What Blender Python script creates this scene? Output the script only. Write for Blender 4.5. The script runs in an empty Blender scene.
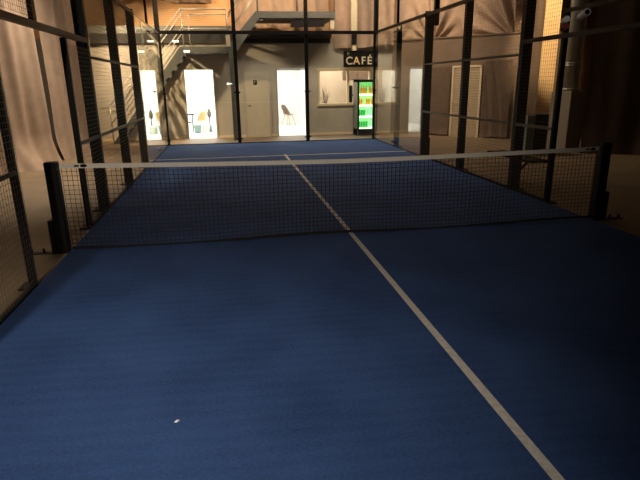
import bpy, bmesh, math, random
from mathutils import Vector, Matrix
random.seed(7)
C = bpy.context.scene.collection
PI = math.pi
sc = bpy.context.scene
sc.view_settings.view_transform = 'Standard'
sc.view_settings.look = 'None'
sc.view_settings.exposure = 0.0

# ------------------------------------------------------------------ materials
def newmat(name):
    m = bpy.data.materials.new(name); m.use_nodes = True
    nt = m.node_tree; b = nt.nodes['Principled BSDF']
    return m, nt, b
def lin(r, g, b):
    f = lambda c: c/12.92 if c <= .04045 else ((c+.055)/1.055)**2.4
    return (f(r/255), f(g/255), f(b/255), 1)
def mat(name, col, rough=.6, metal=0., var=.12, scale=12., bump=0., bscale=None, spec=.5, emit=None, es=0.):
    m, nt, b = newmat(name)
    b.inputs['Roughness'].default_value = rough
    b.inputs['Metallic'].default_value = metal
    b.inputs['Specular IOR Level'].default_value = spec
    tc = nt.nodes.new('ShaderNodeTexCoord')
    n = nt.nodes.new('ShaderNodeTexNoise'); n.inputs['Scale'].default_value = scale; n.inputs['Detail'].default_value = 5
    nt.links.new(tc.outputs['Object'], n.inputs['Vector'])
    r = nt.nodes.new('ShaderNodeValToRGB')
    r.color_ramp.elements[0].position = .3; r.color_ramp.elements[1].position = .7
    r.color_ramp.elements[0].color = tuple(c*(1-var) for c in col[:3])+(1,)
    r.color_ramp.elements[1].color = tuple(min(1, c*(1+var)) for c in col[:3])+(1,)
    nt.links.new(n.outputs['Fac'], r.inputs['Fac'])
    nt.links.new(r.outputs['Color'], b.inputs['Base Color'])
    if bump:
        n2 = nt.nodes.new('ShaderNodeTexNoise'); n2.inputs['Scale'].default_value = bscale or scale*6; n2.inputs['Detail'].default_value = 4
        nt.links.new(tc.outputs['Object'], n2.inputs['Vector'])
        bp = nt.nodes.new('ShaderNodeBump'); bp.inputs['Strength'].default_value = bump; bp.inputs['Distance'].default_value = .01
        nt.links.new(n2.outputs['Fac'], bp.inputs['Height']); nt.links.new(bp.outputs['Normal'], b.inputs['Normal'])
    if emit:
        b.inputs['Emission Color'].default_value = emit; b.inputs['Emission Strength'].default_value = es
    return m

M = {}
M['black'] = mat('black painted steel', lin(13, 12, 12), .5, 0, .2, 20, spec=.25)
M['blackmat'] = mat('matt black plastic', lin(12, 12, 12), .7, 0, .2, 20, spec=.25)
M['wire'] = mat('dark wire', lin(96, 86, 72), .5, .3, .15, 30)
M['railgrey'] = mat('grey fence rail', lin(92, 86, 78), .45, .3, .1, 14)
M['twine'] = mat('black net twine', lin(24, 22, 19), .8, 0, .2, 30)
M['band'] = mat('black net band', lin(16, 17, 20), .9, 0, .2, 30)
M['tape'] = mat('white net tape', lin(238, 233, 224), .8, 0, .06, 60, .4, 300)
M['concrete'] = mat('concrete floor', lin(122, 104, 80), .6, 0, .18, 1.6, .15, 60)
M['wall'] = mat('plastered wall', lin(178, 170, 156), .85, 0, .05, 2, .1, 80)
M['wallup'] = mat('upper hall wall', lin(205, 160, 112), .85, 0, .08, 2, .1, 60)
M['roomwall'] = mat('white room wall', lin(238, 236, 230), .8, 0, .02, 2)
M['cafewall'] = mat('cafe room wall', lin(190, 172, 150), .8, 0, .04, 2)
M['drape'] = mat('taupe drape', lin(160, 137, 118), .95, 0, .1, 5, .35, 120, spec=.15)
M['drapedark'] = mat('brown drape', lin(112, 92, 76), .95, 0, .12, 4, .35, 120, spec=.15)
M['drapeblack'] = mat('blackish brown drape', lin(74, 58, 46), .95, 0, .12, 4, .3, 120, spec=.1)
M['clothstrip'] = mat('dark taupe cloth', lin(104, 88, 75), .95, 0, .1, 5, .3, 120, spec=.1)
M['panelcloth'] = mat('grey brown cloth wall', lin(122, 105, 90), .95, 0, .08, 3, .3, 140, spec=.15)
M['steel'] = mat('grey painted steel', lin(104, 104, 97), .5, .2, .08, 10)
M['stairsteel'] = mat('dark grey stair steel', lin(84, 84, 80), .5, .2, .08, 10)
M['galv'] = mat('galvanised rail', lin(172, 168, 155), .38, .5, .08, 14)
M['duct'] = mat('galvanised duct', lin(176, 172, 158), .38, .45, .12, 8)
M['plinth'] = mat('painted plinth', lin(148, 138, 122), .8, 0, .06, 4)
M['darkbeam'] = mat('dark beam', lin(40, 37, 33), .7, 0, .15, 6)
M['column'] = mat('cream column', lin(228, 192, 144), .8, 0, .05, 4)
M['trim'] = mat('pale wood trim', lin(216, 200, 166), .55, 0, .06, 20)
M['doorwhite'] = mat('off white door', lin(190, 180, 160), .5, 0, .03, 6)
M['white'] = mat('white plastic', lin(232, 230, 225), .5, 0, .02, 10)
M['signblack'] = mat('sign face', lin(14, 13, 12), .4, 0, .1, 10)
M['letter'] = mat('sign letters', lin(212, 200, 176), .6, 0, .03, 10)
M['lettera'] = mat('sign letter painted lit', lin(245, 208, 150), .6, 0, .03, 10)  # paler, warmer colour paints a reflection into the letter A
M['red'] = mat('red plastic', lin(140, 26, 22), .5, 0, .1, 10)
M['tan'] = mat('tan shell', lin(112, 90, 72), .6, 0, .05, 10)
M['wood'] = mat('light wood', lin(196, 164, 112), .55, 0, .12, 25)
M['teal'] = mat('grey teal plastic', lin(120, 144, 140), .6, 0, .08, 10)
M['palegreen'] = mat('pale green plastic', lin(200, 212, 196), .6, 0, .05, 10)
M['chrome'] = mat('brushed metal', lin(190, 188, 182), .3, .9, .05, 30)
M['fridgegrey'] = mat('fridge side', lin(120, 128, 126), .45, .1, .05, 8)
M['green'] = mat('green lit back', lin(120, 215, 110), .5, 0, .25, 9, emit=(.26, .8, .24, 1), es=.8)
M['shelflit'] = mat('lit shelf edge', lin(220, 240, 230), .5, 0, .02, 9, emit=(.9, 1, .8, 1), es=1.8)
M['amber'] = mat('amber bottle', lin(214, 160, 60), .3, 0, .2, 12, emit=(.8, .45, .08, 1), es=.55)  # emission here and on both packs paints the fridge glow into the drinks
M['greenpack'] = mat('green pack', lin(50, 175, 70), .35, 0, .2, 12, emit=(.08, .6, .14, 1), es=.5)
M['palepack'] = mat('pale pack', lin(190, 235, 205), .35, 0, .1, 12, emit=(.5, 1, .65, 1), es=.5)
M['glint'] = mat('painted glint', lin(255, 250, 240), .5, 0, .01, 9, emit=(1, .96, .85, 1), es=1.6)  # glow for the added reflection glints, not a lamp
M['twig'] = mat('dark twig', lin(60, 52, 42), .8, 0, .2, 20)

def turf():
    m, nt, b = newmat('blue turf')
    N = nt.nodes; L = nt.links
    tc = N.new('ShaderNodeTexCoord')
    n1 = N.new('ShaderNodeTexNoise'); n1.inputs['Scale'].default_value = 1.3; n1.inputs['Detail'].default_value = 6
    n2 = N.new('ShaderNodeTexNoise'); n2.inputs['Scale'].default_value = 55; n2.inputs['Detail'].default_value = 6; n2.inputs['Roughness'].default_value = .7
    mp = N.new('ShaderNodeMapping'); mp.inputs['Rotation'].default_value = (0, 0, .06); mp.inputs['Scale'].default_value = (1, 1, 1)
    w = N.new('ShaderNodeTexWave'); w.wave_type = 'BANDS'; w.bands_direction = 'Y'
    w.inputs['Scale'].default_value = 2.9; w.inputs['Distortion'].default_value = 2.2; w.inputs['Detail'].default_value = 3; w.inputs['Detail Scale'].default_value = 1.2
    L.new(tc.outputs['Object'], n1.inputs['Vector']); L.new(tc.outputs['Object'], n2.inputs['Vector'])
    L.new(tc.outputs['Object'], mp.inputs['Vector']); L.new(mp.outputs['Vector'], w.inputs['Vector'])
    def math_(op, a, b_=None, v=None):
        x = N.new('ShaderNodeMath'); x.operation = op
        L.new(a, x.inputs[0])
        if b_ is not None: L.new(b_, x.inputs[1])
        if v is not None: x.inputs[1].default_value = v
        return x.outputs[0]
    s = math_('ADD', math_('MULTIPLY', n1.outputs['Fac'], v=.5), math_('MULTIPLY', n2.outputs['Fac'], v=.55))
    s = math_('ADD', s, math_('MULTIPLY', w.outputs['Fac'], v=.04))
    r = N.new('ShaderNodeValToRGB')
    r.color_ramp.elements[0].position = .36; r.color_ramp.elements[1].position = .78
    r.color_ramp.elements[0].color = lin(33, 52, 90); r.color_ramp.elements[1].color = lin(58, 85, 134)
    L.new(s, r.inputs['Fac']); L.new(r.outputs['Color'], b.inputs['Base Color'])
    b.inputs['Roughness'].default_value = .9; b.inputs['Specular IOR Level'].default_value = .15
    bp = N.new('ShaderNodeBump'); bp.inputs['Strength'].default_value = .5; bp.inputs['Distance'].default_value = .01
    L.new(n2.outputs['Fac'], bp.inputs['Height']); L.new(bp.outputs['Normal'], b.inputs['Normal'])
    return m
M['turf'] = turf()
M['line'] = mat('white turf line', lin(190, 184, 176), .9, 0, .16, 30, .5, 200, spec=.1)

def glass():
    m = bpy.data.materials.new('clear glass'); m.use_nodes = True
    nt = m.node_tree; N = nt.nodes; L = nt.links
    for n in list(N): N.remove(n)
    o = N.new('ShaderNodeOutputMaterial')
    geo = N.new('ShaderNodeNewGeometry')
    mr = N.new('ShaderNodeMapRange'); mr.inputs['To Min'].default_value = 1.5; mr.inputs['To Max'].default_value = 1/1.5
    L.new(geo.outputs['Backfacing'], mr.inputs['Value'])
    fr = N.new('ShaderNodeFresnel'); L.new(mr.outputs['Result'], fr.inputs['IOR'])
    t = N.new('ShaderNodeBsdfTransparent'); t.inputs['Color'].default_value = (.97, .985, .97, 1)
    g = N.new('ShaderNodeBsdfGlossy'); g.inputs['Roughness'].default_value = .0; g.inputs['Color'].default_value = (.95, .95, .93, 1)
    mx = N.new('ShaderNodeMixShader')
    L.new(fr.outputs['Fac'], mx.inputs['Fac']); L.new(t.outputs['BSDF'], mx.inputs[1]); L.new(g.outputs['BSDF'], mx.inputs[2])
    L.new(mx.outputs['Shader'], o.inputs['Surface'])
    return m
M['glass'] = glass()

# ------------------------------------------------------------------ mesh helpers
class MB:
    def __init__(s): s.v = []; s.f = []; s.sm = []
    def box(s, x0, x1, y0, y1, z0, z1):
        b = len(s.v)
        s.v += [(x, y, z) for x in (x0, x1) for y in (y0, y1) for z in (z0, z1)]
        for q in ((0,1,3,2),(4,6,7,5),(0,4,5,1),(2,3,7,6),(0,2,6,4),(1,5,7,3)):
            s.f.append([b+i for i in q]); s.sm.append(False)
        return s
    def tube(s, pts, r, n=6, smooth=True, r1=None):
        pts = [Vector(p) for p in pts]; k = len(pts); rings = []
        for i, p in enumerate(pts):
            d = (pts[min(i+1, k-1)]-pts[max(i-1, 0)]).normalized()
            a = d.cross(Vector((0, 0, 1)))
            if a.length < 1e-3: a = d.cross(Vector((0, 1, 0)))
            a.normalize(); c = d.cross(a)
            rr = r if r1 is None else r+(r1-r)*i/(k-1)
            b = len(s.v)
            s.v += [tuple(p+a*math.cos(2*PI*(j+.5)/n)*rr+c*math.sin(2*PI*(j+.5)/n)*rr) for j in range(n)]
            rings.append(b)
        for i in range(k-1):
            for j in range(n):
                s.f.append([rings[i]+j, rings[i]+(j+1) % n, rings[i+1]+(j+1) % n, rings[i+1]+j]); s.sm.append(smooth)
        s.f.append([rings[0]+j for j in range(n)][::-1]); s.sm.append(False)
        s.f.append([rings[-1]+j for j in range(n)]); s.sm.append(False)
        return s
    def lathe(s, prof, cx, cy, n=20):
        rings = []
        for r, z in prof:
            rings.append(len(s.v)); s.v += [(cx+r*math.cos(2*PI*j/n), cy+r*math.sin(2*PI*j/n), z) for j in range(n)]
        for i in range(len(prof)-1):
            for j in range(n):
                s.f.append([rings[i]+j, rings[i]+(j+1) % n, rings[i+1]+(j+1) % n, rings[i+1]+j]); s.sm.append(True)
        s.f.append([rings[0]+j for j in range(n)][::-1]); s.sm.append(False)
        s.f.append([rings[-1]+j for j in range(n)]); s.sm.append(False)
        return s
    def prism(s, poly, y0, y1):                # polygon in x-z, extruded along y
        b = len(s.v); n = len(poly)
        s.v += [(x, y0, z) for x, z in poly]+[(x, y1, z) for x, z in poly]
        s.f.append([b+i for i in range(n)]); s.sm.append(False)
        s.f.append([b+n+i for i in range(n)][::-1]); s.sm.append(False)
        for i in range(n):
            s.f.append([b+i, b+n+i, b+n+(i+1) % n, b+(i+1) % n]); s.sm.append(False)
        return s
    def quad(s, *p):
        b = len(s.v); s.v += [tuple(q) for q in p]; s.f.append(list(range(b, b+len(p)))); s.sm.append(False); return s
    def build(s, name, m, parent=None, bevel=0, world=True):
        me = bpy.data.meshes.new(name); me.from_pydata(s.v, [], s.f); me.update()
        me.polygons.foreach_set('use_smooth', s.sm)
        me.materials.append(M[m] if isinstance(m, str) else m)
        o = bpy.data.objects.new(name, me); C.objects.link(o)
        bm = bmesh.new(); bm.from_mesh(me); bmesh.ops.recalc_face_normals(bm, faces=bm.faces); bm.to_mesh(me); bm.free()
        if parent:
            o.parent = parent
            if world: o.matrix_parent_inverse = parent_matrix(parent).inverted()
        if bevel:
            md = o.modifiers.new('bevel', 'BEVEL'); md.width = bevel; md.segments = 2; md.limit_method = 'ANGLE'
        return o
def parent_matrix(p):
    m = p.matrix_basis.copy()
    return (parent_matrix(p.parent) @ p.matrix_parent_inverse @ m) if p.parent else m
def tag(o, label=None, cat=None, group=None, kind=None):
    if label: o['label'] = label
    if cat: o['category'] = cat
    if group: o['group'] = group
    if kind: o['kind'] = kind
    return o
def thing(name, label, cat, loc=(0, 0, 0), rz=0, group=None):
    o = bpy.data.objects.new(name, None); C.objects.link(o); o.empty_display_size = .2
    o.location = loc; o.rotation_euler = (0, 0, rz)
    return tag(o, label, cat, group)
def struct(name, mb, m, parent=None):
    o = mb.build(name, m, parent)
    if not parent: o['kind'] = 'structure'
    return o
def box(name, m, d, parent=None, bevel=0):
    return MB().box(*d).build(name, m, parent, bevel)

# ------------------------------------------------------------------ setting
struct('floor', MB().box(-9, 9, -9, 17.9, -.25, -.015), 'concrete')
struct('ceiling', MB().box(-9, 9, -9, 13.2, 7.2, 7.4), 'darkbeam')
struct('wall_left', MB().box(-9.2, -9, -9, 13.2, -.015, 7.2), 'drapedark')
struct('wall_right', MB().box(9, 9.2, -9, 13.2, -.015, 7.2), 'drapedark')
struct('wall_front', MB().box(-9, 9, -9.2, -9, -.015, 7.2), 'drapedark')
YB = 12.0; F = -.015
D2 = (-2.56, -1.69); D3 = (.33, 1.24); DG = (-.70, .04); W = (1.66, 3.42, .98, 2.04)
wb = MB()
for x0, x1, z0, z1 in [(-9, D2[0], F, 2.1), (D2[1], D3[0], F, 2.1), (D3[1], W[0], F, 2.1), (W[0], W[1], F, W[2]), (W[1], 9, F, 2.1),
                       (W[0], W[1], W[3], 2.1), (-9, 9, 2.1, 3.0)]:
    wb.box(x0, x1, YB, YB+.14, z0, z1)
struct('wall_back', wb, 'wall')
struct('wall_upper', MB().box(-9, 9, 13.2, 13.35, 2.9, 7.2), 'wallup')
struct('ceiling_rooms', MB().box(-9, 9, YB+.14, 17.9, 2.72, 2.86), 'roomwall')
struct('floor_rooms', MB().box(-9, 9, YB+.03, 17.75, F-.05, F+.002), 'roomwall')
struct('wall_rooms_back', MB().box(-9, 9, 17.75, 17.9, F, 2.72), 'roomwall')
for nm, x in (('wall_room_west', -4.3), ('wall_room_middle', -.4), ('wall_cafe_east', 4.4)):
    struct(nm, MB().box(x, x+.1, YB+.14, 17.75, F, 2.72), 'roomwall')
struct('wall_room_east', MB().box(1.42, 1.5, YB+.14, 14.5, F, 2.72).box(2.6, 2.7, 14.5, 17.75, F, 2.72), 'roomwall')
struct('wall_cafe_back', MB().box(1.5, 4.4, 14.4, 14.5, F, 2.72), 'cafewall')
struct('baseboard_back', MB().box(-5.2, D2[0]-.06, YB-.02, YB, F, .06).box(D2[1]+.06, DG[0]-.05, YB-.02, YB, F, .06)
       .box(DG[1]+.05, D3[0]-.05, YB-.02, YB, F, .06).box(D3[1]+.05, 4.1, YB-.02, YB, F, .06), 'trim')
def frame(name, x0, x1, z1, m='trim', w=.055, y=YB-.025):
    return struct(name, MB().box(x0-w, x0, y, YB+.15, F, z1).box(x1, x1+w, y, YB+.15, F, z1).box(x0-w, x1+w, y, YB+.15, z1, z1+w), m)
frame('door_1', D2[0], D2[1], 2.09, 'doorwhite')
frame('door_2', D3[0], D3[1], 2.05, 'wall', .04)
d3 = struct('door_3', MB().box(DG[0], DG[1], YB-.03, YB-.002, F, 2.02), 'doorwhite')
box('door_frame', 'wall', (DG[0]-.05, DG[0], YB-.04, YB-.002, F, 2.07), d3); box('door_frame', 'wall', (DG[1], DG[1]+.05, YB-.04, YB-.002, F, 2.07), d3)
MB().tube([(DG[0]+.06, YB-.06, 1.0), (DG[0]+.17, YB-.06, 1.0)], .012).tube([(DG[0]+.06, YB-.03, 1.0), (DG[0]+.06, YB-.065, 1.0)], .012).build('door_handle', 'chrome', d3)
for z in (.3, 1.75): box('hinge', 'chrome', (DG[1]-.012, DG[1]+.008, YB-.045, YB-.03, z, z+.1), d3)
sg = box('door_sign', 'signblack', (-.44, -.33, YB-.04, YB-.03, 1.62, 1.76)); tag(sg, 'small dark square sign on the closed pale door', 'sign')
MB().box(-.395, -.385, YB-.0425, YB-.04, 1.65, 1.70).box(-.405, -.375, YB-.0425, YB-.04, 1.70, 1.735).build('sign_mark', 'letter', sg)
# cafe window
wf = struct('window_1', MB().box(W[0], W[0]+.05, YB-.03, YB+.15, W[2], W[3]).box(W[1]-.05, W[1], YB-.03, YB+.15, W[2], W[3])
            .box(W[0]-.04, W[1]+.04, YB-.05, YB+.15, W[2]-.06, W[2]+.02).box(W[0]-.04, W[1]+.04, YB-.03, YB+.15, W[3]-.03, W[3]+.07)
            .box(2.62, 2.68, YB-.01, YB+.12, W[2], W[3]), 'trim')
box('pane', 'glass', (W[0]+.05, W[1]-.05, YB+.06, YB+.066, W[2]+.02, W[3]-.03), wf)
# court
court = MB().box(-3.0, 3.0, -8.6, 10.02, -.015, 0).build('padel_court', 'turf')
tag(court, 'blue artificial turf court floor with white lines', 'court')
box('center_line', 'line', (-.026, .026, -8, 7.15, 0, .002), court)
box('service_line', 'line', (-3, 3, 6.92, 6.98, 0, .0025), court)
scrap = MB(); scrap.v = [(-1.66, -3.215, .001), (-1.645, -3.222, .002), (-1.632, -3.20, .001), (-1.648, -3.197, .003), (-1.648, -3.21, .008)]
scrap.f = [[0, 1, 4], [1, 2, 4], [2, 3, 4], [3, 0, 4], [0, 3, 2, 1]]; scrap.sm = [False]*5
tag(scrap.build('paper_scrap', 'white'), 'tiny white paper scrap lying on the blue turf', 'litter')

# ------------------------------------------------------------------ net
net = thing('court_net', 'black padel net with white top tape strung between two posts', 'net', (0, 0, 0))
def ztop(x):
    return .845+.06*(max(0, -x)/3)**1.4+.03*(max(0, x)/3)**1.4
def zbot(x): return .016+.016*math.sin(x*2.1+2.4)
nm = MB(); cell = .047; xs = [-2.97+i*cell for i in range(int(5.94/cell)+1)]
for x in xs: nm.tube([(x, 0, zbot(x)), (x+.004*math.sin(x*9), .006*math.sin(x*3), .45), (x, 0, ztop(x)-.02)], .0027, 4, False)
for k in range(18):
    t = k/18; pts = []
    for i in range(41):
        x = -2.97+5.94*i/40; pts.append((x, 0, zbot(x)+(ztop(x)-.03-zbot(x))*t+.002*math.sin(x*7+k)))
    nm.tube(pts, .0027, 4, False)
nm.build('net_mesh', 'twine', net)
def strip(zf0, zf1, y, n=60):
    mb = MB()
    for i in range(n):
        xa = -2.98+5.96*i/n; xb = -2.98+5.96*(i+1)/n
        for yy in (-y, y): mb.quad((xa, yy, zf0(xa)), (xb, yy, zf0(xb)), (xb, yy, zf1(xb)), (xa, yy, zf1(xa)))
        mb.quad((xa, -y, zf1(xa)), (xb, -y, zf1(xb)), (xb, y, zf1(xb)), (xa, y, zf1(xa)))
    return mb
tp = strip(lambda x: ztop(x)-.045, ztop, .007).build('top_tape', 'tape', net)
for cx in (-2.80, 2.86):                             # small printed emblem at each tape end
    zc = ztop(cx)-.022; e = MB(); n = 14
    e.v += [(cx+.045+.034*math.cos(2*PI*j/n), -.0082, zc+.017*math.sin(2*PI*j/n)) for j in range(n)]; e.f.append(list(range(n))); e.sm.append(False)
    e.build('oval_emblem', 'blackmat', tp)
    MB().quad((cx-.045, -.0082, zc-.009), (cx+0, -.0082, zc-.009), (cx+0, -.0082, zc+.009), (cx-.045, -.0082, zc+.009)).build('square_emblem', 'blackmat', tp)
strip(lambda x: max(.001, zbot(x)-.014), lambda x: zbot(x)+.016, .005).build('bottom_band', 'band', net)
def net_post(s, label):
    t = thing('net_post', label, 'net post', (s*3.06, 0, 0))
    f = lambda a, b: (min(s*a, s*b), max(s*a, s*b))
    box('post', 'black', f(3.0, 3.115)+(-.055, .055, -.015, .925), t, .006)
    box('winch_housing', 'black', f(3.115, 3.165)+(-.06, .06, -.005, .34), t, .006)
    b = box('foot_bar', 'black', f(3.1, 3.42)+(-.035, .035, -.015, -.003), t)
    for x in (3.26, 3.38): MB().lathe([(.014, -.003), (.014, .03), (.009, .04)], s*x, 0, 8).build('bolt', 'black', b)
    return t
net_post(-1, 'black steel net post at the left end of the net')
net_post(1, 'black steel net post at the right end of the net')

# ------------------------------------------------------------------ fence: posts, mesh panels, glass
def side_post(s, y, label, wx=.125, wy=.09, z1=3.08, foot=True, fin=False):
    t = thing('fence_post', label, 'post', (s*3.01, y, 0))
    a, b = s*3.012, s*(3.012+wx)
    box('post', 'black', (min(a, b), max(a, b), y-wy/2, y+wy/2, -.015, z1), t)
    if foot:
        fx0, fx1 = (s*3.005, s*(3.03+wx+.05))
        box('foot_plate', 'black', (min(fx0, fx1), max(fx0, fx1), y-wy/2-.06, y+wy/2+.06, -.014, .004), t)
    return t
def wires(s, y0, y1, z0, z1, p=.05, r=.0019):
    mb = MB(); X = s*3.0
    n = round((y1-y0)/p)
    for i in range(n+1): mb.tube([(X, y0+i*p, z0), (X, y0+i*p, z1)], r, 4, False)
    n = round((z1-z0)/p)
    for i in range(n+1): mb.tube([(X-s*.004, y0, z0+i*p), (X-s*.004, y1, z0+i*p)], r, 4, False)
    return mb
def mesh_panel(s, y0, y1, label, rails=(1.0, 2.0), z1=3.0, rt=.018, top=True):
    t = thing('mesh_fence', label, 'fence panel', (s*3.0, y0, 0))
    wires(s, y0+.012, y1-.012, .03, z1).build('wire_mesh', 'wire', t)
    a, b = s*3.004, s*3.034
    for z in rails: box('rail', 'railgrey', (min(a, b), max(a, b), y0+.03, y1-.03, z-rt, z+rt), t)
    box('bottom_rail', 'black', (min(a, b), max(a, b), y0+.03, y1-.03, -.015, .035), t)
    if top: box('top_rail', 'black', (min(a, b), max(a, b), y0, y1, z1-.03, z1+.04), t)
    return t
side_post(-1, -1, 'slim black post of the left fence nearest the camera', .055, .055, 2.16)
side_post(-1, 1, 'slim black left fence post just behind the net', .06, .06, 2.16)
side_post(-1, 2, 'wide black left fence post, second one behind the net', .135, .1)
side_post(-1, 4, 'wide black left fence post, third one behind the net', .135, .1)
side_post(-1, 6, 'wide black left post where wire mesh meets glass', .14, .1)
side_post(1, 1, 'slim black right fence post just behind the net', .06, .06, 2.47)
side_post(1, 2, 'wide black right fence post, second one behind the net', .15, .1)
side_post(1, 4, 'wide black right fence post, third one behind the net', .13, .09)
pr = side_post(1, 6, 'wide black right post where wire mesh meets glass', .17, .1)
box('mast', 'black', (3.2, 3.3, 5.96, 6.04, 2.8, 4.3), pr)
box('junction_box', 'black', (3.0, 3.2, 5.93, 6.03, -.01, .42), pr)
side_post(1, 8, 'black post standing outside the right side glass', .12, .08, 3.04)
mesh_panel(-1, -3, -1, 'lower left wire mesh panel nearest the camera', (.98,), 2.1, top=False)
mesh_panel(-1, 1, 2, 'narrow left wire mesh panel beside the net gap', (1.0,), 2.1, top=False)
mesh_panel(-1, 2, 4, 'left wire mesh panel between the two wide posts before the last mesh bay')
mesh_panel(-1, 4, 6, 'left wire mesh panel next to the side glass')
mesh_panel(1, 1, 2, 'narrow right wire mesh panel beside the net gap', (1.0,), 3.0, top=False)
mesh_panel(1, 2, 4, 'right wire mesh panel in front of the dark cabinet and bench')
mesh_panel(1, 4, 6, 'right wire mesh panel next to the side glass, in front of the slatted door')
# header bars over the side gaps, with the mesh above on the left
hl = thing('gap_header', 'black header bar over the left gap beside the net', 'header bar', (-3, -3, 2.2))
box('bar', 'black', (-3.05, -2.995, -3.0, 1.95, 2.165, 2.225), hl)
box('upright', 'black', (-3.045, -3.0, -.03, .05, 2.225, 3.1), hl)
wires(-1, -3, 0, 2.25, 3.05).build('wire_mesh', 'wire', hl)
hr = thing('gap_header', 'black double header bar over the right gap beside the net', 'header bar', (3, -3, 2.2))
box('bar', 'black', (3.0, 3.05, -3.0, 1.95, 2.15, 2.205), hr)
box('upper_bar', 'black', (3.005, 3.05, -3.0, 1.03, 2.45, 2.50), hr)
# the two lamps and the red sounder
def can(name, label, cat, p, d, r, L, m, lens):
    d = Vector(d).normalized(); p = Vector(p)
    o = MB().tube([p, p+d*.01, p+d*(L-.01), p+d*L], r, 14).build(name, m); tag(o, label, cat)
    MB().tube([p+d*(L-.004), p+d*(L+.004)], r*.62, 12).build('lens', lens, o)
    return o
cm = can('security_camera', 'white cylindrical camera hung in the right gap beneath the upper bar', 'camera', (3.02, .70, 2.37), (-.2, -.72, .10), .045, .22, 'white', 'blackmat')
box('bracket', 'black', (3.01, 3.03, .60, .63, 2.40, 2.46), cm)
wl = can('lamp_head', 'short white lamp head fixed near the top of the right slim post', 'lamp', (2.985, .98, 2.35), (-.25, -.7, .05), .038, .16, 'white', 'white')
rl = can('alarm_sounder', 'small dark red sounder below the white lamp head', 'alarm', (2.985, .98, 2.265), (-.25, -.7, .05), .038, .16, 'red', 'red')
box('bracket', 'black', (2.98, 3.02, .95, .985, 2.33, 2.37), wl); box('bracket', 'black', (2.98, 3.02, .95, .985, 2.245, 2.285), rl)

# glass
def clamp(mb, x, y, z, ax):
    if ax == 'x': mb.box(x-.09, x+.09, y-.012, y+.012, z-.02, z+.02)
    else: mb.box(x-.012, x+.012, y-.09, y+.09, z-.02, z+.02)
def side_glass(s, y0, y1, label):
    t = thing('glass_screen', label, 'glass panel', (s*3.0, y0, 0))
    box('pane', 'glass', (s*3.0-.005, s*3.0+.005, y0+.01, y1-.01, .02, 2.97), t)
    box('bottom_channel', 'black', (min(s*3.0, s*3.02)-.004, max(s*3.0, s*3.02)+.004, y0, y1, -.015, .02), t)
    for z in (.12, 1.5, 2.85): mb = MB(); clamp(mb, s*3.0, (y1-.1) if y1 < 9 else y0+.1, z, 'y'); mb.build('glass_clamp', 'black', t)
    return t
side_glass(-1, 6.06, 8, 'left side glass panel next to the wire mesh')
side_glass(-1, 8, 9.95, 'left side glass panel at the back corner')
side_glass(1, 6.06, 8, 'right side glass panel next to the wire mesh')
side_glass(1, 8, 9.95, 'right side glass panel at the back corner')
tr = box('glass_top_rail', 'black', (2.985, 3.03, 6, 10.0, 2.975, 3.04)); tag(tr, 'black rail along the top of the right side glass', 'rail')
tl = box('glass_top_rail', 'galv', (-3.012, -2.99, 6.05, 9.98, 2.975, 2.995)); tag(tl, 'thin grey trim along the top of the left side glass', 'rail')
tag(box('upper_post', 'black', (3.0, 3.05, 7.97, 8.03, 3.04, 4.4)), 'thin black upright above the right side glass', 'post')
tag(box('upper_post', 'black', (-3.05, -3.0, 7.97, 8.03, 2.996, 4.4)), 'thin black upright above the left side glass', 'post')
for i, (x, lab) in enumerate([(-3.03, 'black back post at the left rear corner of the court'), (-1, 'black back post between the open bright doorway and the closed pale door'),
               (1, 'black back post beside the doorway with the tan chair'), (3.03, 'black back post at the right rear corner beside the drinks fridge')]):
    t = thing('back_post', lab, 'post', (x, 10.07, 0))
    w = .05 if abs(x) < 2 else .062
    box('post', 'black', (x-w, x+w, 10.02, 10.10, -.015, 4.5), t)
    for z in (.13, 1.42): mb = MB(); clamp(mb, x, 10.0, z, 'x'); mb.build('glass_clamp', 'black', t)
for x0, lab in ((-3, 'back glass panel in front of the steel stair'), (-1, 'back glass panel in front of the closed pale door'), (1, 'back glass panel in front of the café window and fridge')):
    t = thing('glass_screen', lab, 'glass panel', (x0+1, 10.0, 0))
    box('pane', 'glass', (x0+.01, x0+1.99, 9.995, 10.005, .02, 2.96), t)
    box('bottom_channel', 'black', (x0, x0+2, 9.985, 10.03, -.014, .022), t)
tag(box('back_rail', 'black', (-3.0, 3.0, 9.98, 10.02, 2.96, 3.05)), 'long black rail across the top of the back glass', 'rail')
for x0, lab in ((-3, 'upper wire mesh panel above the back glass, left bay'), (-1, 'upper wire mesh panel above the back glass, middle bay'), (1, 'upper wire mesh panel above the back glass, right bay')):
    mb = MB()
    for i in range(41): mb.tube([(x0+i*.05, 10.0, 3.05), (x0+i*.05, 10.0, 4.4)], .0016, 4, False)
    for i in range(28): mb.tube([(x0, 9.996, 3.05+i*.05), (x0+2, 9.996, 3.05+i*.05)], .0016, 4, False)
    tag(mb.build('mesh_fence', 'wire'), lab, 'fence panel')

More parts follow.
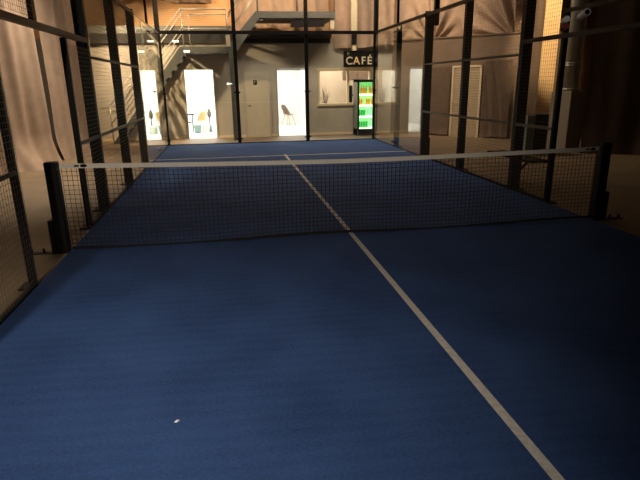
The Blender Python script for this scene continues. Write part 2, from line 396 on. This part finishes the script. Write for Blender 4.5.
# ------------------------------------------------------------------ curtains
def curtain(name, label, path, z0, z1, amp=.06, wl=.35, m='drape', seed=0, pud=0, swoop=0, hem=0, rows=34, group=None, step=.03, sag=0):
    rnd = random.Random(seed); ph = [rnd.uniform(0, 6.28) for _ in range(8)]
    P = [Vector((x, y)) for x, y in path]
    segs = [(P[i+1]-P[i]).length for i in range(len(P)-1)]; T = sum(segs)
    n = int(T/step); mb = MB()
    for j in range(rows+1):
        v = j/rows
        for i in range(n+1):
            s = T*i/n; d = s; k = 0
            while k < len(segs)-1 and d > segs[k]: d -= segs[k]; k += 1
            p = P[k].lerp(P[k+1], d/segs[k]); tg = (P[k+1]-P[k]).normalized()
            nrm = Vector((tg.y, -tg.x))
            ss = s+swoop*v*v*(1+.3*math.sin(3*s+ph[3]))
            o = amp*(.55*math.sin(2*PI*ss/wl+ph[0]+.5*math.sin(2.1*v+ph[1]))+.3*math.sin(2*PI*ss/(wl*2.37)+ph[2]+v)+.25*math.sin(2*PI*ss/(wl*.53)+ph[4]+2*v))
            o *= .75+.5*(1-v)
            o += .02*math.sin(9*v+5*s+ph[5])*min(1, amp/.05)
            z = z0+(z1-z0)*v+hem*math.sin(2.2*s+ph[6])*(1-v)**2 - sag*math.sin(PI*min(1, s/T))*v
            if pud:
                q = max(0, 1-v/.10)
                o += pud*q**1.6*(1+.5*math.sin(5*s+ph[7]))
            mb.v.append((p.x+nrm.x*o, p.y+nrm.y*o, max(z, z0)))
    for j in range(rows):
        for i in range(n):
            a = j*(n+1)+i; mb.f.append([a, a+1, a+n+2, a+n+1]); mb.sm.append(True)
    me = bpy.data.meshes.new(name); me.from_pydata(mb.v, [], mb.f); me.polygons.foreach_set('use_smooth', mb.sm); me.materials.append(M[m])
    o = bpy.data.objects.new(name, me); C.objects.link(o); tag(o, label, 'curtain', group)
    return o
curtain('hanging_drape', 'wide pale taupe drape on the left, its hem bunched on the floor, nearest the camera', [(-7.6, 2.6), (-5.95, 5.75), (-5.22, 7.12)], F, 6.2, .085, .62, 'drape', 3, .32, .14)
curtain('hanging_drape', 'second taupe drape on the left, behind the wide near one', [(-5.27, 7.75), (-4.95, 8.5), (-5.02, 9.5), (-5.08, 10.7)], F, 6.2, .06, .5, 'drape', 5, .16, -.1)
curtain('upper_drape', 'brown drape gathered high on the back wall above the stair landing', [(-4.4, 12.9), (-1.6, 12.9)], 4.13, 7.0, .08, .5, 'drapedark', 8, 0, .4, .16)
curtain('upper_drape', 'brown drape hanging behind the upper walkway', [(-.9, 12.9), (2.2, 12.9)], 3.3, 7.0, .09, .7, 'drape', 9, 0, .6, .1)
curtain('upper_drape', 'brown drape hanging to the sign in the back right corner', [(2.15, 11.85), (3.2, 11.8), (4.1, 11.75)], 2.70, 7.0, .05, .6, 'drape', 10, 0, .5, .1)
# right: slanted cloth wall with drape above
A = Vector((4.12, 11.98)); B = Vector((6.92, 8.91)); T = (B-A).normalized(); Nn = Vector((T.y, -T.x))
if Nn.dot(Vector((-1, -1))) < 0: Nn = -Nn
ang = math.atan2(T.y, T.x); LEN = (B-A).length
def slant(name, m, u0, u1, d0, d1, z0, z1, parent=None):
    mb = MB(); b = 0
    for u in (u0, u1):
        for d in (d0, d1):
            for z in (z0, z1):
                p = A+T*u+Nn*d; mb.v.append((p.x, p.y, z))
    for q in ((0,1,3,2),(4,6,7,5),(0,4,5,1),(2,3,7,6),(0,2,6,4),(1,5,7,3)): mb.f.append(list(q)); mb.sm.append(False)
    return mb.build(name, m, parent)
sw = slant('wall_slanted', 'panelcloth', 0, LEN, -.08, 0, F, 2.9); sw['kind'] = 'structure'
su = slant('wall_slanted_upper', 'wallup', 0, LEN, -.5, -.4, 2.9, 7.2); su['kind'] = 'structure'
ledge = slant('trim_1', 'panelcloth', 0, LEN, -.42, .03, 2.9, 2.94); ledge['kind'] = 'structure'
# slatted light door in the slanted wall
M['doortan'] = mat('pale tan slatted door', lin(168, 150, 122), .55, 0, .03, 6)
d4 = slant('door_4', 'doortan', 2.22, 3.04, .0, .035, F, 2.03); d4['kind'] = 'structure'
for u0, u1, z0, z1 in ((2.16, 2.22, F, 2.09), (3.04, 3.10, F, 2.09), (2.16, 3.1, 2.03, 2.09)): slant('door_frame', 'trim', u0, u1, -.02, .055, z0, z1, d4)
for k in range(26): slant('groove', 'trim', 2.26, 3.0, .034, .0365, .1+k*.075, .108+k*.075, d4)
p = A+T*2.29+Nn*.075; q = A+T*2.40+Nn*.075
MB().tube([(p.x, p.y, 1.0), (q.x, q.y, 1.0)], .011).tube([(p.x, p.y, 1.0), (p.x-Nn.x*.05, p.y-Nn.y*.05, 1.0)], .011).build('door_handle', 'chrome', d4)
def sl(u, d): w = A+T*u+Nn*d; return (w.x, w.y)
curtain('cloth_strip', 'brown cloth strip hanging left of the slatted pale door', [sl(1.25, .07), sl(2.12, .07)], .03, 2.05, .012, .5, 'clothstrip', 21, .05, .1)
curtain('cloth_strip', 'dark gathered cloth hanging right of the slatted pale door', [sl(3.2, .09), sl(4.0, .09)], .03, 2.2, .028, .3, 'clothstrip', 22, .04, .25)
mb = MB(); nu, nv = 170, 60; W0, W1 = -.1, 4.55
for j in range(nv+1):
    z = 2.93+4.0*(j/nv)**1.15
    for i in range(nu+1):
        u = W0+(W1-W0)*i/nu; o = 0
        for ug, zg, wd, am, fr_ in ((1.32, 2.75, .5, .13, 15), (3.95, 2.75, .95, .19, 17), (-.1, 2.7, .5, .06, 13)):
            th = math.atan2(u-ug-.10*(z-2.9)*(1 if ug > 2 else -.4), z-zg)
            o += am*math.exp(-((u-ug)/wd)**2*(.55+.25*(z-2.9)**.5 if z > 2.9 else .55))*math.sin(fr_*th+ug)
        o += .02*math.sin(4.2*u+1.5*z)
        x, y = sl(u, -.2+o); mb.v.append((x, y, z))
for j in range(nv):
    for i in range(nu):
        k = j*(nu+1)+i; mb.f.append([k, k+1, k+nu+2, k+nu+1]); mb.sm.append(True)
tag(mb.build('upper_drape', 'drape'), 'taupe drape swooping above the slanted cloth wall and slatted door', 'curtain')
# column, plinth, duct, cabinet, bench, dark drape on the right
curtain('shade_sheet', 'narrow dark sheet standing in for shade on the left face of the lit cream column', [(6.93, 8.75), (7.15, 8.22)], F, 7.0, .015, .2, 'clothstrip', 36, .02, .05)  # dark sheet added to imitate shade on the column's left face
tag(MB().box(7.16, 7.62, 8.25, 9.3, F, 7.1).build('column', 'column'), 'tall square cream column lit warm on its front', 'column')
curtain('hanging_drape', 'brown drape behind the lit cream column', [(6.95, 9.6), (7.6, 9.6), (9.0, 9.4)], F, 7.0, .04, .5, 'drapedark', 31, 0, .1)
pl = thing('plinth', 'painted grey plinth block carrying the metal duct', 'plinth', (6.72, 6.2, F), math.radians(20))
mb = MB().box(-.27, .27, -.27, .27, 0, 1.38); mb.build('block', 'plinth', pl, .012, world=False)
MB().box(-.25, .25, -.25, .25, 1.38, 1.40).build('cap', 'plinth', pl, 0, world=False)
du = thing('round_duct', 'vertical round metal duct standing on the grey plinth', 'duct', (6.74, 6.2, 1.385))
MB().lathe([(.185, 1.387), (.185, 7.1)], 6.74, 6.2, 28).build('pipe', 'duct', du)
for z in (1.42, 1.95, 2.0, 3.1, 4.2): MB().lathe([(.185, z-.02), (.197, z-.012), (.197, z+.012), (.185, z+.02)], 6.74, 6.2, 28).build('joint_ring', 'duct', du)
cb = thing('storage_cabinet', 'dark box cabinet standing behind the right mesh panel', 'cabinet', (5.62, 5.85, F), math.radians(8))
MB().box(-.05, .30, -.22, .22, 0, .9).build('body', 'blackmat', cb, .008, world=False)
MB().box(-.27, -.05, -.20, .22, 0, .89).build('door', 'fridgegrey', cb, .006, world=False)
MB().box(-.24, -.08, -.205, -.20, .78, .84).build('label_plate', 'chrome', cb, 0, world=False)
MB().tube([(-.36, -.2, 0), (-.36, -.2, .95)], .014).tube([(-.36, -.2, .9), (-.25, -.2, .9)], .012).build('pole', 'chrome', cb, 0, world=False)
bn = thing('bench', 'low black bench outside the right wire mesh', 'bench', (3.42, 2.4, F))
for x in (3.27, 3.39, 3.51): box('seat_slat', 'blackmat', (x-.05, x+.05, 1.82, 3.2, .41, .445), bn)
MB().box(3.24, 3.54, 2.36, 2.44, .37, .41).box(3.25, 3.33, 2.36, 2.44, -.015, .37).tube([(3.3, 2.4, .1), (3.5, 2.3, .38)], .02).build('pedestal', 'blackmat', bn)
curtain('hanging_drape', 'very dark brown drape at the right edge beyond the duct', [(6.82, 5.66), (7.3, 5.3), (7.7, 5.0), (9.0, 3.6)], F, 7.0, .03, .95, 'drapeblack', 33, .08, .1)

# ------------------------------------------------------------------ steel stair, landing, walkway
st = thing('steel_stair', 'steel stair climbing right along the back wall to a small landing', 'stair', (-4.7, 11.45, F))
x0, x1, zt = -4.72, -2.45, 2.7
sl_ = zt/(x1-x0)
for y in (11.02, 11.86):
    MB().prism([(x0, F), (x0+.2, F), (x1, zt-.22), (x1, zt), (x1-.1, zt)], y-.02, y+.02).build('stringer', 'stairsteel', st)
n = 13
for k in range(1, n):
    z = zt*k/n; x = x0+(x1-x0)*k/n
    MB().box(x+.0, x+.15, 11.04, 11.84, z-.025, z).build('tread', 'stairsteel', st)
for y in (11.0, 11.88):
    hr_ = MB().tube([(-4.95, y, 1.03), (x0, y, 1.05), (x1, y, 3.72)], .021, 8).tube([(x0+.02, y, .55), (x1, y, 3.22)], .016, 8)
    for t in (.02, .5): hr_.tube([(x0+(x1-x0)*t, y, zt*t), (x0+(x1-x0)*t, y, zt*t+1.03)], .018, 8)
    hr_.build('handrail', 'galv', st)
ld = thing('stair_landing', 'grey steel landing with railings above the left bright doorway', 'landing', (-1.8, 11.4, 2.6))
MB().box(-2.45, -1.14, 11.0, 11.95, 2.54, 2.71).build('platform', 'steel', ld)
r = MB()
for x in (-2.43, -1.17): r.tube([(x, 11.03, 2.7), (x, 11.03, 3.74)], .021, 8)
r.tube([(-2.43, 11.03, 3.72), (-1.17, 11.03, 3.72)], .021, 8).tube([(-2.43, 11.03, 3.2), (-1.17, 11.03, 3.2)], .016, 8)
r.build('railing', 'galv', ld)
r = MB()
for x in (-2.3, -1.17): r.tube([(x, 11.9, 2.7), (x, 11.9, 3.7)], .021, 8)
r.tube([(-2.3, 11.9, 3.68), (-1.17, 11.9, 3.68)], .021, 8); r.build('railing', 'galv', ld)
MB().box(-1.16, -1.04, 11.02, 11.14, F, 2.54).build('support_column', 'steel', ld)
MB().box(-1.22, -1.10, 11.0, 11.1, 2.71, 3.05).box(-1.3, -1.04, 10.98, 11.12, 3.05, 3.1).build('bracket', 'trim', ld)
fl = thing('steel_stair', 'short second stair flight rising from the landing to the upper walkway', 'stair', (-.7, 11.45, 2.7))
for y in (11.05, 11.85): MB().prism([(-1.14, 2.54), (-.95, 2.54), (-.22, 3.5), (-.22, 3.68), (-.32, 3.68), (-1.14, 2.78)], y-.02, y+.02).build('stringer', 'steel', fl)
for k in range(1, 5): MB().box(-1.05+.19*k-.03, -1.05+.19*k+.18, 11.07, 11.83, 2.7+.19*k-.03, 2.7+.19*k).build('tread', 'steel', fl)
for y in (11.03, 11.87): MB().tube([(-1.12, y, 3.6), (-.25, y, 4.65)], .02, 8).tube([(-1.12, y, 3.15), (-.25, y, 4.2)], .015, 8).build('handrail', 'galv', fl)
wk = thing('upper_walkway', 'grey steel walkway high above the closed pale door', 'walkway', (.9, 11.9, 3.5))
MB().box(-.28, 2.04, 11.05, 12.6, 3.5, 3.68).build('deck', 'steel', wk)
r = MB()
for x in (-.26, .9, 2.02): r.tube([(x, 11.08, 3.68), (x, 11.08, 4.75)], .021, 8)
r.tube([(-.26, 11.08, 4.73), (2.02, 11.08, 4.73)], .021, 8).tube([(-.26, 11.08, 4.2), (2.02, 11.08, 4.2)], .016, 8); r.build('railing', 'galv', wk)
MB().box(.72, 1.72, 11.1, 11.3, 3.27, 3.46).build('hanging_box', 'blackmat', wk)
MB().box(1.9, 2.02, 11.1, 11.2, 3.2, 3.5).build('bracket', 'trim', wk)
struct('trim_2', MB().box(-5.2, -.95, 11.92, 13.2, 3.14, 3.36), 'steel')
struct('shade_trim', MB().box(-5.2, 2.04, 11.9, 13.2, 2.86, 3.14), 'darkbeam')  # dark colour stands in for the shade under the slab edge
struct('trim_4', MB().box(-.95, 2.04, 11.6, 11.95, 3.0, 3.16), 'darkbeam')
for x, z, lab in ((-2.65, 2.85, 'upper of two small glowing bars added as reflections at the stair head'), (-2.36, 2.575, 'lower of two small glowing bars added as reflections at the stair head')):
    o = box('glint_bar', 'glint', (x-.085, x+.085, 10.955, 10.975, z-.025, z+.025)); tag(o, lab, 'light')  # glowing bars added to imitate reflected glints, no lamps here
o = MB().tube([(-1.24, 11.0, 1.66), (-1.24, 10.98, 1.66)], .035, 14).tube([(-1.24, 11.0, 1.66), (-1.11, 11.03, 1.66)], .012, 6).build('glint_disc', 'glint'); tag(o, 'small round glowing disc added as a reflection by the grey landing column', 'lamp')  # glowing disc added in place of a small reflected highlight
up = thing('lit_post', 'cream post hanging in front of the corner drape above the café sign', 'post', (2.75, 11.6, 3.2))
MB().box(2.66, 2.84, 11.55, 11.65, 3.17, 6.9).build('post', 'trim', up)
MB().box(2.68, 2.83, 11.56, 11.64, 2.78, 3.17).build('base', 'blackmat', up)
MB().box(2.70, 2.82, 11.58, 11.68, 2.61, 2.78).build('foot', 'trim', up)

# ------------------------------------------------------------------ café sign and fridge
sn = thing('cafe_sign', 'black rectangular sign reading CAFÉ above the café window', 'sign', (2.92, 11.72, 2.37))
MB().box(2.43, 3.42, 11.64, 11.70, 2.12, 2.61).build('board', 'signblack', sn)
def text(s_, x, y, z, size, m, name, parent, bold=.012):
    cu = bpy.data.curves.new('t', 'FONT'); cu.body = s_; cu.size = size; cu.extrude = .004; cu.offset = bold
    to = bpy.data.objects.new('t', cu); C.objects.link(to)
    dg = bpy.context.evaluated_depsgraph_get(); dg.update()
    me = bpy.data.meshes.new_from_object(to.evaluated_get(dg)); C.objects.unlink(to); bpy.data.objects.remove(to)
    me.name = name; me.materials.clear(); me.materials.append(M[m])
    mt = Matrix.Translation((x, y, z)) @ Matrix.Rotation(PI/2, 4, 'X'); me.transform(mt)
    o = bpy.data.objects.new(name, me); C.objects.link(o); o.parent = parent; o.matrix_parent_inverse = parent_matrix(parent).inverted()
    return o
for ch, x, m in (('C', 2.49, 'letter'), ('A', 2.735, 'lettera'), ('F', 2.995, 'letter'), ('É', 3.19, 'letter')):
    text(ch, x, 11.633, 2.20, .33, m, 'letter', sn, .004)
MB().tube([(2.545, 11.632, 2.47), (2.535, 11.632, 2.50), (2.555, 11.632, 2.53), (2.545, 11.632, 2.57)], .008, 5).tube([(2.595, 11.632, 2.47), (2.585, 11.632, 2.495), (2.605, 11.632, 2.52), (2.60, 11.632, 2.545)], .008, 5).build('steam_lines', 'letter', sn)
fr = thing('drinks_fridge', 'tall glass door drinks fridge glowing green, beneath the café sign', 'fridge', (3.1, 11.55, F))
fx0, fx1, fy0, fy1 = 2.79, 3.44, 11.24, 11.84
MB().box(fx0, fx0+.03, fy0, fy1, F, 1.74).box(fx1-.03, fx1, fy0, fy1, F, 1.74).box(fx0, fx1, fy0, fy1, 1.66, 1.74).box(fx0, fx1, fy0+.02, fy1, F, .2).box(fx0, fx1, fy1-.03, fy1, F, 1.74).build('case', 'fridgegrey', fr)
MB().box(fx0+.03, fx1-.03, fy1-.06, fy1-.03, .2, 1.66).build('back_panel', 'green', fr)
for z in (.235, .60, .95, 1.29): MB().box(fx0+.03, fx1-.03, fy0+.08, fy1-.06, z-.055, z).build('shelf', 'shelflit', fr)
dr = MB().box(fx0, fx0+.05, fy0-.04, fy0, .16, 1.72).box(fx1-.05, fx1, fy0-.04, fy0, .16, 1.72).box(fx0+.05, fx1-.05, fy0-.04, fy0, 1.65, 1.72).box(fx0+.05, fx1-.05, fy0-.04, fy0, .16, .2).build('door', 'blackmat', fr)
MB().box(fx0+.05, fx1-.05, fy0-.022, fy0-.018, .2, 1.65).build('door_glass', 'glass', dr)
MB().tube([(fx1-.03, fy0-.05, .8), (fx1-.03, fy0-.07, .85), (fx1-.03, fy0-.07, 1.15), (fx1-.03, fy0-.05, 1.2)], .01).build('door_handle', 'chrome', dr)
g = MB()
for k in range(5): g.box(fx0+.04, fx1-.04, fy0+.005, fy0+.02, .03+k*.027, .042+k*.027)
g.build('grille', 'blackmat', fr)
def bottle(name, prof, m, capm, zc):
    o = MB().lathe(prof, 0, 0, 12).build(name, m)
    MB().lathe([(.014, zc), (.014, zc+.02)], 0, 0, 10).build('cap', capm, o)
    return o
def copy_tree(o, parent=None):
    c = o.copy(); C.objects.link(c); c.parent = parent
    for ch in list(o.children): copy_tree(ch, c)
    return c
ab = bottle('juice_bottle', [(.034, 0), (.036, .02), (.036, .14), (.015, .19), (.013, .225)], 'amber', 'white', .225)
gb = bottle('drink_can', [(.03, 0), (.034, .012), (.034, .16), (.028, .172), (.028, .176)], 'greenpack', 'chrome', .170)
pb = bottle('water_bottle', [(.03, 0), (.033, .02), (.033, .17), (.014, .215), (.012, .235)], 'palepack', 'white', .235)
used = set()
def put(o, x, y, z, label, cat, group):
    o.scale = (1.15, 1.15, 1.12)
    c = o if o.name not in used else copy_tree(o)
    used.add(o.name); c.location = (x, y, z); tag(c, label, cat, group)
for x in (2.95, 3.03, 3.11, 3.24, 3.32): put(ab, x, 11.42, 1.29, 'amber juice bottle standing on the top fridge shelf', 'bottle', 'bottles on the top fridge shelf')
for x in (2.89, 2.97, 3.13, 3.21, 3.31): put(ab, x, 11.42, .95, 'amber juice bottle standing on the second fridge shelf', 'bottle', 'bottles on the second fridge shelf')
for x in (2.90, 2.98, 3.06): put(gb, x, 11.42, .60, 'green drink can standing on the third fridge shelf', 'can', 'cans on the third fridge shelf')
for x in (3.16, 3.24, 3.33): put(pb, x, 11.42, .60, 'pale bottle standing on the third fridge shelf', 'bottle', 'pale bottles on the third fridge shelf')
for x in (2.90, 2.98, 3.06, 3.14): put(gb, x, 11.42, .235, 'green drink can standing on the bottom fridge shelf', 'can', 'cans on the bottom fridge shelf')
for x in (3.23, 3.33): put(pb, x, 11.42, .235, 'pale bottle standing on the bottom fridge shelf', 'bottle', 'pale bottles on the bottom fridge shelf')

# ------------------------------------------------------------------ inside the rooms
def shell_chair(label, loc, rz, m):
    t = thing('shell_chair', label, 'chair', loc, rz)
    mb = MB(); nu, nv = 12, 14
    for j in range(nv+1):
        v = j/nv
        for i in range(nu+1):
            u = i/nu*2-1
            if v < .5:
                a = v/.5; w = .2+.05*math.sin(a*PI*.6); y = -.2+.36*a; z = .44-.02*math.sin(a*PI)+.05*abs(u)**2.2*a
            else:
                a = (v-.5)/.5; w = .235-.075*a**2; y = .16+.04*math.sin(a*2.2)+.09*a; z = .44+.40*a**.9; y -= .09*abs(u)**2*(1-.5*a)
                z += .05*abs(u)**2.2*(1-a)-.05*abs(u)**3*a
            mb.v.append((u*w, y, z))
    for j in range(nv):
        for i in range(nu):
            a = j*(nu+1)+i; mb.f.append([a, a+1, a+nu+2, a+nu+1]); mb.sm.append(True)
    o = mb.build('seat_shell', m, t, world=False)
    md = o.modifiers.new('thick', 'SOLIDIFY'); md.thickness = .012
    for sx in (-1, 1):
        for sy in (-1, 1): MB().tube([(sx*.11, sy*.1, .425), (sx*.22, sy*.21, 0)], .016, 8, r1=.011).build('leg', 'wood', t, world=False)
    MB().tube([(-.12, -.11, .40), (.12, .11, .40)], .008).tube([(-.12, .11, .40), (.12, -.11, .40)], .008).build('brace', 'wood', t, world=False)
    return t
shell_chair('tan shell chair with splayed wooden legs in the bright doorway', (1.17, 16.7, F), math.radians(118), 'tan')
wc = shell_chair('light wooden chair in the left bright doorway room', (-2.30, 14.9, F), math.radians(215), 'wood')
wc.scale = (.82, .82, .88)
bi = thing('waste_bin', 'grey teal waste bin on the floor of the left bright room', 'bin', (-2.39, 13.95, F))
MB().lathe([(.10, 0), (.13, .26), (.137, .27), (.137, .28)], 0, 0, 18).build('bin_body', 'teal', bi, world=False)
MB().lathe([(.137, .28), (.142, .288), (.137, .296)], 0, 0, 18).build('rim', 'teal', bi, world=False)
b2 = thing('waste_bin', 'pale green bin beside the teal bin in the left bright room', 'bin', (-2.10, 14.0, F))
MB().lathe([(.11, 0), (.125, .24), (.13, .25)], 0, 0, 18).build('bin_body', 'palegreen', b2, world=False)
MB().lathe([(.131, .25), (.12, .27), (.05, .285)], 0, 0, 18).build('lid', 'white', b2, world=False)
tb = thing('side_table', 'narrow dark-topped two tier table at the left of the bright room', 'table', (-2.78, 14.5, F))
MB().box(-.28, .28, -.25, .25, .62, .65).build('table_top', 'blackmat', tb, world=False)
MB().box(-.26, .16, -.22, .22, .35, .375).build('shelf', 'blackmat', tb, world=False)
for sx in (-1, 1):
    for sy in (-1, 1): MB().box(sx*.2-.015, sx*.2+.015, sy*.2-.015, sy*.2+.015, 0, .62).build('leg', 'fridgegrey', tb, world=False)
cr = thing('coat_stand', 'black coat stand with bags at the right of the left bright doorway', 'stand', (-1.97, 14.5, F))
MB().lathe([(.13, 0), (.13, .02), (.02, .04), (.018, .82), (.01, .84)], 0, 0, 14).build('pole', 'blackmat', cr, world=False)
MB().lathe([(.03, .5), (.075, .55), (.08, .68), (.045, .78), (.02, .82)], 0, .02, 12).build('bag', 'railgrey', cr, world=False)
MB().lathe([(.06, .03), (.085, .1), (.08, .2), (.03, .26)], 0, -.02, 12).build('bag', 'fridgegrey', cr, world=False)
# plant behind the café window
pp = thing('potted_plant', 'bare twiggy plant behind the left side of the café window', 'plant', (1.98, 12.6, .72))
MB().lathe([(.07, 0), (.1, .16), (.105, .17)], 0, 0, 16).build('pot', 'plinth', pp, world=False)
tw = MB()
for k in range(11):
    a = random.uniform(0, 6.28); r_ = random.uniform(.08, .24); h = random.uniform(.35, .75)
    p1 = (r_*.5*math.cos(a), r_*.5*math.sin(a), .15+h*.55); p2 = (r_*math.cos(a), r_*math.sin(a), .15+h)
    tw.tube([(0, 0, .1), p1, p2], .009, 5, r1=.004)
    tw.tube([p1, (p1[0]+.1*math.cos(a+1.2), p1[1]+.1*math.sin(a+1.2), p1[2]+.14)], .006, 5, r1=.003)
tw.build('twigs', 'twig', pp, world=False)
ct = thing('cafe_counter', 'pale counter just inside the café window', 'counter', (2.5, 12.75, F))
MB().box(-.9, 1.3, -.25, .25, 0, .69).build('body', 'cafewall', ct, world=False); MB().box(-.95, 1.35, -.3, .3, .69, .735).build('top', 'trim', ct, world=False)
hc = thing('wall_cupboard', 'dark cupboard hung in the upper right of the café window', 'cupboard', (3.2, 13.6, 1.72))
MB().box(-.36, .6, -.15, .15, 0, .75).build('case', 'drapedark', hc, world=False)
MB().box(-.35, .1, -.17, -.15, .02, .73).build('cupboard_door', 'drapedark', hc, world=False); MB().box(.12, .59, -.17, -.15, .02, .73).build('cupboard_door', 'drapedark', hc, world=False)
tag(MB().box(2.82, 2.94, 12.6, 12.75, .735, 1.55).box(2.80, 2.96, 12.58, 12.77, 1.2, 1.25).build('coffee_grinder', 'blackmat'), 'dark tall appliance on the counter beside the fridge', 'appliance')

# ------------------------------------------------------------------ light
def look(o, to):
    d = Vector(to)-o.location; o.rotation_euler = d.to_track_quat('-Z', 'Y').to_euler()
def spot(name, loc, to, e, col, ang, blend=.6, r=.12):
    l = bpy.data.lights.new(name, 'SPOT'); l.energy = e; l.color = col; l.spot_size = math.radians(ang); l.spot_blend = blend; l.shadow_soft_size = r
    o = bpy.data.objects.new(name, l); C.objects.link(o); o.location = loc; look(o, to); return o
def area(name, loc, to, e, col, sx, sy):
    l = bpy.data.lights.new(name, 'AREA'); l.energy = e; l.color = col; l.shape = 'RECTANGLE'; l.size = sx; l.size_y = sy
    o = bpy.data.objects.new(name, l); C.objects.link(o); o.location = loc; look(o, to); return o
WARM = (1, .74, .46); WW = (1, .85, .66); NEU = (1, .93, .82)
area('room_light_left', (-2.3, 14.6, 2.68), (-2.3, 14.6, 0), 300, (1, 1, .96), 3, 4)
area('room_light_middle', (.8, 14.8, 2.68), (.8, 14.8, 0), 125, (1, 1, .97), 1.4, 4)
area('cafe_light', (2.9, 13.3, 2.68), (2.9, 13.3, 0), 110, (1, .88, .80), 2, 1.2)
spot('stair_spot', (-4.75, 9.2, 4.05), (-2.3, 12, 1.7), 1000, WARM, 85, .5, .1)
spot('left_wall_spot', (-4.5, 8.8, 6.0), (-4.1, 12, 1.5), 1700, (1, .70, .38), 50, .8, .1)
spot('left_drape_spot', (-3.5, 6.6, 6.4), (-5.6, 5.6, 1.2), 2100, WW, 75, .8, .1)
area('upper_wall_light', (-1.0, 11.4, 6.6), (0, 13.2, 3.6), 300, (1, .62, .32), 6, .5)
spot('corner_spot', (4.0, 8.9, 6.6), (5.0, 11.0, 3.0), 600, WARM, 62, .8, .2)
spot('column_spot', (5.7, 5.2, 6.3), (7.4, 8.3, 2.9), 2300, (1, .74, .42), 26, .6, .1)
spot('right_floor_spot', (5.0, 4.6, 6.4), (5.6, 6.3, 0), 40, WARM, 90, .8, .3)
area('back_wall_fill', (1.6, 8.6, 6.6), (1.8, 12, 1.0), 330, WW, 3, .6)
spot('court_spot', (-2.6, -8.6, 4.75), (-1.6, -.7, .4), 1000, WW, 54, 1, .12)
spot('near_spot', (-3.4, -6.6, 5.6), (-2.7, -3.8, 0), 1300, NEU, 56, 1, .12)
area('court_fill', (-.8, 5.0, 7.0), (-.8, 5.0, 0), 16, NEU, 3, 7)
spot('gap_helper_spot', (1.2, -2.2, 4.2), (3.0, .85, 2.33), 50, NEU, 6.5, .6, .1)  # unseen spot added to brighten the camera and sounder in the gap
w = bpy.data.worlds.new('World'); sc.world = w; w.use_nodes = True
w.node_tree.nodes['Background'].inputs['Color'].default_value = (1, .8, .6, 1); w.node_tree.nodes['Background'].inputs['Strength'].default_value = .02

# ------------------------------------------------------------------ camera (solved from the court's own lines)
f, cx, cy, cz, yaw, pit, rol = 525.935, -1.294162, -5.600300, 1.635908, .1652633, .2895353, -.0146675
Fv = Vector((math.sin(yaw)*math.cos(pit), math.cos(yaw)*math.cos(pit), -math.sin(pit)))
R0 = Vector((math.cos(yaw), -math.sin(yaw), 0)); U0 = R0.cross(Fv)
Rv = R0*math.cos(rol)+U0*math.sin(rol); Uv = U0*math.cos(rol)-R0*math.sin(rol)
cam = bpy.data.cameras.new('camera'); co = bpy.data.objects.new('camera', cam); C.objects.link(co)
cam.sensor_width = 36; cam.sensor_fit = 'HORIZONTAL'; cam.lens = f*36/640; cam.clip_start = .05
mw = Matrix((Rv, Uv, -Fv)).transposed().to_4x4(); mw.translation = (cx, cy, cz); co.matrix_world = mw
sc.camera = co
